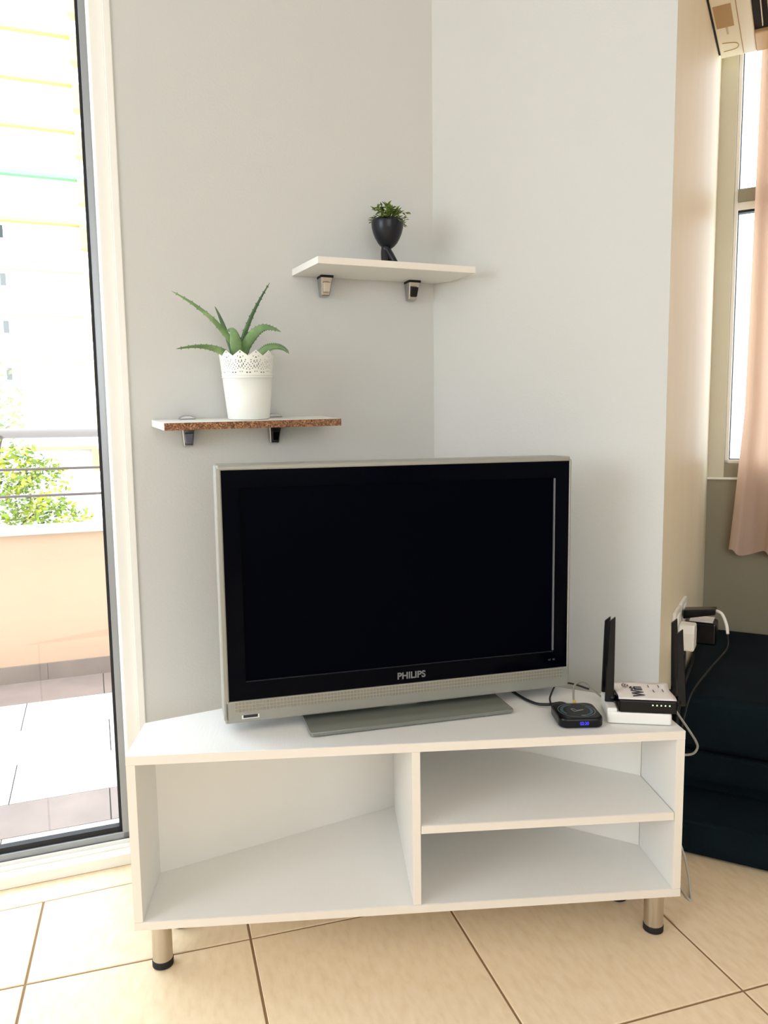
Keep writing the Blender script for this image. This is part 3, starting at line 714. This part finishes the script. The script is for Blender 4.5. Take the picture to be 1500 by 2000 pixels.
antenna(-.064, -.020, -.070, -.016, .190); antenna(-.064, .040, -.072, .046, .175); antenna(.064, -.030, .066, -.030, .170); antenna(.064, .030, .067, .030, .178)

def cable(name, label, pts, r, m_, steps=8):
    q = MB(); q.tube(pts, r, 8, steps); return tag(q.build(name, m_, smooth=True), label, 'cable')
zt = SH1
Q = lambda x, y, z: S(x, y, zt + z)
cable('power_cable', 'thick black cable running from behind the television to the media box', [Q(.80, .34, .02), Q(.84, .235, .006), Q(.865, .175, .006), Q(.89, .155, .009), Q(.918, .148, .014), Q(.932, .131, .013)], .0034, M['cable_black'])
cable('thin_black_cable', 'thin black cable arching over the stand behind the media box', [Q(.893, .128, .012), Q(.894, .150, .016), Q(.905, .185, .018), Q(.945, .26, .020), Q(.985, .275, .012), Q(1.02, .255, .004)], .0022, M['cable_black'])
gc = cable('network_cable', 'grey network cable with a yellow plug in the media box', [Q(.946, .140, .014), Q(.952, .165, .022), Q(.968, .205, .034), Q(.995, .225, .032), Q(1.02, .215, .012), Q(1.03, .19, .006)], .0024, M['cable_grey'])
q = MB(); e0 = Q(.9445, .128, .012); e1 = Q(.948, .148, .016); q.tube([e0, e1], .0042, 8); q.build('yellow_plug', M['yellow'], gc)
cable('white_loop_cable', 'pale cable looping down beside the right end of the stand', [S(1.142, .12, zt + .045), S(1.146, .08, zt + .020), S(1.172, .06, zt - .024), S(1.190, .06, zt - .053), S(1.1925, .06, zt - .067), S(1.182, .06, zt - .079), S(1.160, .065, zt - .082), S(1.142, .10, zt - .09), S(1.141, .17, zt - .10)], .0026, M['cable_grey'])
cable('floor_cable', 'white cable folded on the floor beside the right steel leg', [B(.60, .03, .16), B(.685, -.03, .05), B(.722, -.152, .004), B(.716, -.160, .003), B(.69, -.12, .010), B(.64, -.05, .05), B(.60, .0, .09)], .0030, M['cable_white'])

# ------------------------------------------------------------------ sockets, plugs and adapters on the cream wall
WX = .614
so = thing('wall_socket', 'row of cream wall sockets on the side wall', 'socket', B(WX, .33, .50), ANG_B)
for y0 in (-.125, .0):
    q = MB(); q.prism(rrect(y0 + .002, y0 + .118, 0, .088, .008), 0.0006, .010, 'x'); p_ = q.build('plate', M['white_plastic'], so, .002)
    q = MB(); q.prism(rrect(y0 + .03, y0 + .09, .014, .074, .014), .010, .014, 'x'); q.build('socket_face', M['white_plastic'], p_, .001)
pl = thing('white_plug', 'white plug adapter in the socket nearest the television wall', 'plug', B(WX + .0145, .255, .48), ANG_B)
q = MB(); q.prism([(-.03, .0), (.03, .0), (.034, .05), (.022, .072), (-.022, .072), (-.03, .05)], 0, .042, 'x'); q.build('body', M['white_plastic'], pl, .005, seg=3)
ad = thing('power_adapter', 'black power adapter block plugged in behind the router antennas', 'adapter', B(WX + .0145, .40, .455), ANG_B)
q = MB(); q.box(.0, .085, -.035, .035, .01, .075); q.build('body', M['black_plastic'], ad, .006, seg=3)
q = MB(); q.box(.012, .075, -.03, .03, .0752, .080); q.build('label_plate', M['white_plastic'], ad, .001)
a2 = thing('usb_charger', 'slim black charger with a white lead above the adapter block', 'charger', B(WX + .0145, .345, .560), ANG_B)
q = MB(); q.add([(0, -.022, -.014), (.085, -.022, .006), (.085, .022, .006), (0, .022, -.014), (0, -.022, .012), (.085, -.022, .022), (.085, .022, .022), (0, .022, .012)], [(0, 3, 2, 1), (4, 5, 6, 7), (0, 1, 5, 4), (1, 2, 6, 5), (2, 3, 7, 6), (3, 0, 4, 7)])
q.build('body', M['black_plastic'], a2, .003)
q = MB(); q.tube([(.084, 0, .014), (.10, -.005, .008), (.113, -.012, -.018), (.118, -.016, -.045)], .0045, 8, 5); q.build('strain_relief', M['white_plastic'], a2, smooth=True)
cable('charger_cable', 'black lead hanging from the slim charger down behind the router', [B(WX + .132, .329, .515), B(WX + .132, .32, .475), B(WX + .095, .25, .43), B(WX + .06, .175, .38), B(WX + .045, .15, .31), B(WX + .04, .12, .25)], .003, M['cable_black'])
cable('adapter_cable', 'black cable hanging from the adapter block beside the cream wall', [B(WX + .04, .40, .465), B(WX + .042, .34, .42), B(WX + .036, .22, .385), B(WX + .03, .17, .31), B(WX + .03, .14, .2)], .003, M['cable_black'])
cable('plug_cable', 'black cable beside the cream wall under the white plug', [B(WX + .03, .255, .484), B(WX + .032, .25, .44), B(WX + .03, .18, .38), B(WX + .028, .14, .27), B(WX + .03, .11, .18)], .0028, M['cable_black'])

# ------------------------------------------------------------------ sofa in the niche under the window
sf = thing('sofa', 'dark navy upholstered sofa seat in the niche under the window', 'sofa', B(.620, .2, 0), ANG_B)
q = MB(); q.box(.0, 1.9, .0, .78, .21, .365); q.build('seat_cushion', M['sofa'], sf, .03, seg=4)
q = MB(); q.box(.0, 1.9, .006, .78, .125, .208); q.build('seat_frame', M['sofa'], sf, .01)
q = MB(); q.box(.01, 1.88, .035, .75, .0, .125); q.build('plinth', M['sofa'], sf, .006)
q = MB(); q.box(.03, 1.86, -.165, .036, .004, .095); q.build('pull_out_base', M['sofa'], sf, .008)

# ------------------------------------------------------------------ air conditioner on the cream wall
ac = thing('air_conditioner', 'cream wall air conditioner seen from below at the top right', 'air conditioner', B(WX, .1, 2.29), ANG_B)
q = MB(); q.box(.0005, .006, .02, .81, .004, .24); q.build('gap_shade_plate', M['slot'], ac)  # dark plate paints in the shade of the gap behind the unit
q = MB(); q.prism([(.006, 0), (.111, 0), (.111, .03), (.152, .03), (.152, .0), (.175, .012), (.205, .05), (.205, .26), (.19, .275), (.006, .275)], 0, .83, 'y'); body = q.build('body', M['ac'], ac, .004)
q = MB(); q.box(.111, .152, .70, .83, -.001, .04); q.build('end_cap', mat('ac_cap_warm_shade', (214, 184, 140), .5), ac, .003)  # tan puts the cap's shade and warm reflected light into its colour
q = MB(); q.box(.1115, .1515, .02, .70, .012, .034); q.build('air_outlet', M['slot'], ac)
q = MB(); q.box(.134, .1365, .03, .66, .000, .022); q.build('flap', M['ac'], ac, .0008)
q = MB(); q.box(.012, .060, .47, .61, -.0012, -.0002); q.build('label_plate', M['tan'], ac)
q = MB(); q.box(.036, .042, .615, .66, -.001, -.0002); q.build('latch', mat('latch', (196, 178, 130), .5), ac)
q = MB(); q.tube([(.018, .715, -.0006), (.048, .725, -.0006), (.060, .735, -.0006), (.063, .752, -.0006), (.058, .768, -.0006), (.044, .775, -.0006), (.018, .778, -.0006)], .0012, 6, 5); q.build('panel_seam', M['tan'], ac)
q = MB(); q.tube([(.072, .02, -.0004), (.074, .815, -.0004)], .0012, 6); q.build('panel_seam', M['tan'], ac)

# ------------------------------------------------------------------ curtain
rod = thing('curtain_rod', 'white curtain rod above the window', 'curtain rod', B(.63, .97, 2.632), ANG_B)
q = MB(); q.tube([(.0, 0, 0), (1.7, 0, 0)], .010, 12); q.build('pole', M['frame_white'], rod, smooth=True)
for x in (.25, 1.6):
    q = MB(); q.box(x - .008, x + .008, .0, .049, -.008, .008); q.build('holder', M['frame_white'], rod, .001)
cu = MB(); NXc, NZc = 150, 40; vs = []
def lerp_tab(z, tab):
    for (a, va), (b, vb) in zip(tab, tab[1:]):
        if z <= b: return va + (vb - va) * (z - a) / (b - a)
    return tab[-1][1]
for j in range(NZc + 1):
    z = .645 + (2.615 - .645) * j / NZc
    xl_ = lerp_tab(z, [(.645, .688), (.8, .700), (1.14, .722), (1.9, .728), (2.7, .732)])
    for i in range(NXc + 1):
        s = i / NXc; x = xl_ + (2.15 - xl_) * s
        ph = s * 2 * math.pi * 14
        amp = .019 * (1.15 - .35 * (z - .645) / 1.97)
        y = .970 - amp * math.sin(ph) - .006 * math.sin(ph * 2.3 + z * 2)
        zz = z + (.012 * math.sin(ph + 1) if j == 0 else 0)
        vs.append((x + .008 * math.cos(ph), y, zz))
cu.add(vs, [(j * (NXc + 1) + i, j * (NXc + 1) + i + 1, (j + 1) * (NXc + 1) + i + 1, (j + 1) * (NXc + 1) + i) for j in range(NZc) for i in range(NXc)])
co = place(cu.build('curtain', M['curtain'], smooth=True), K, ANG_B)
tag(co, 'sheer pink curtain hanging in folds before the window', 'curtain')
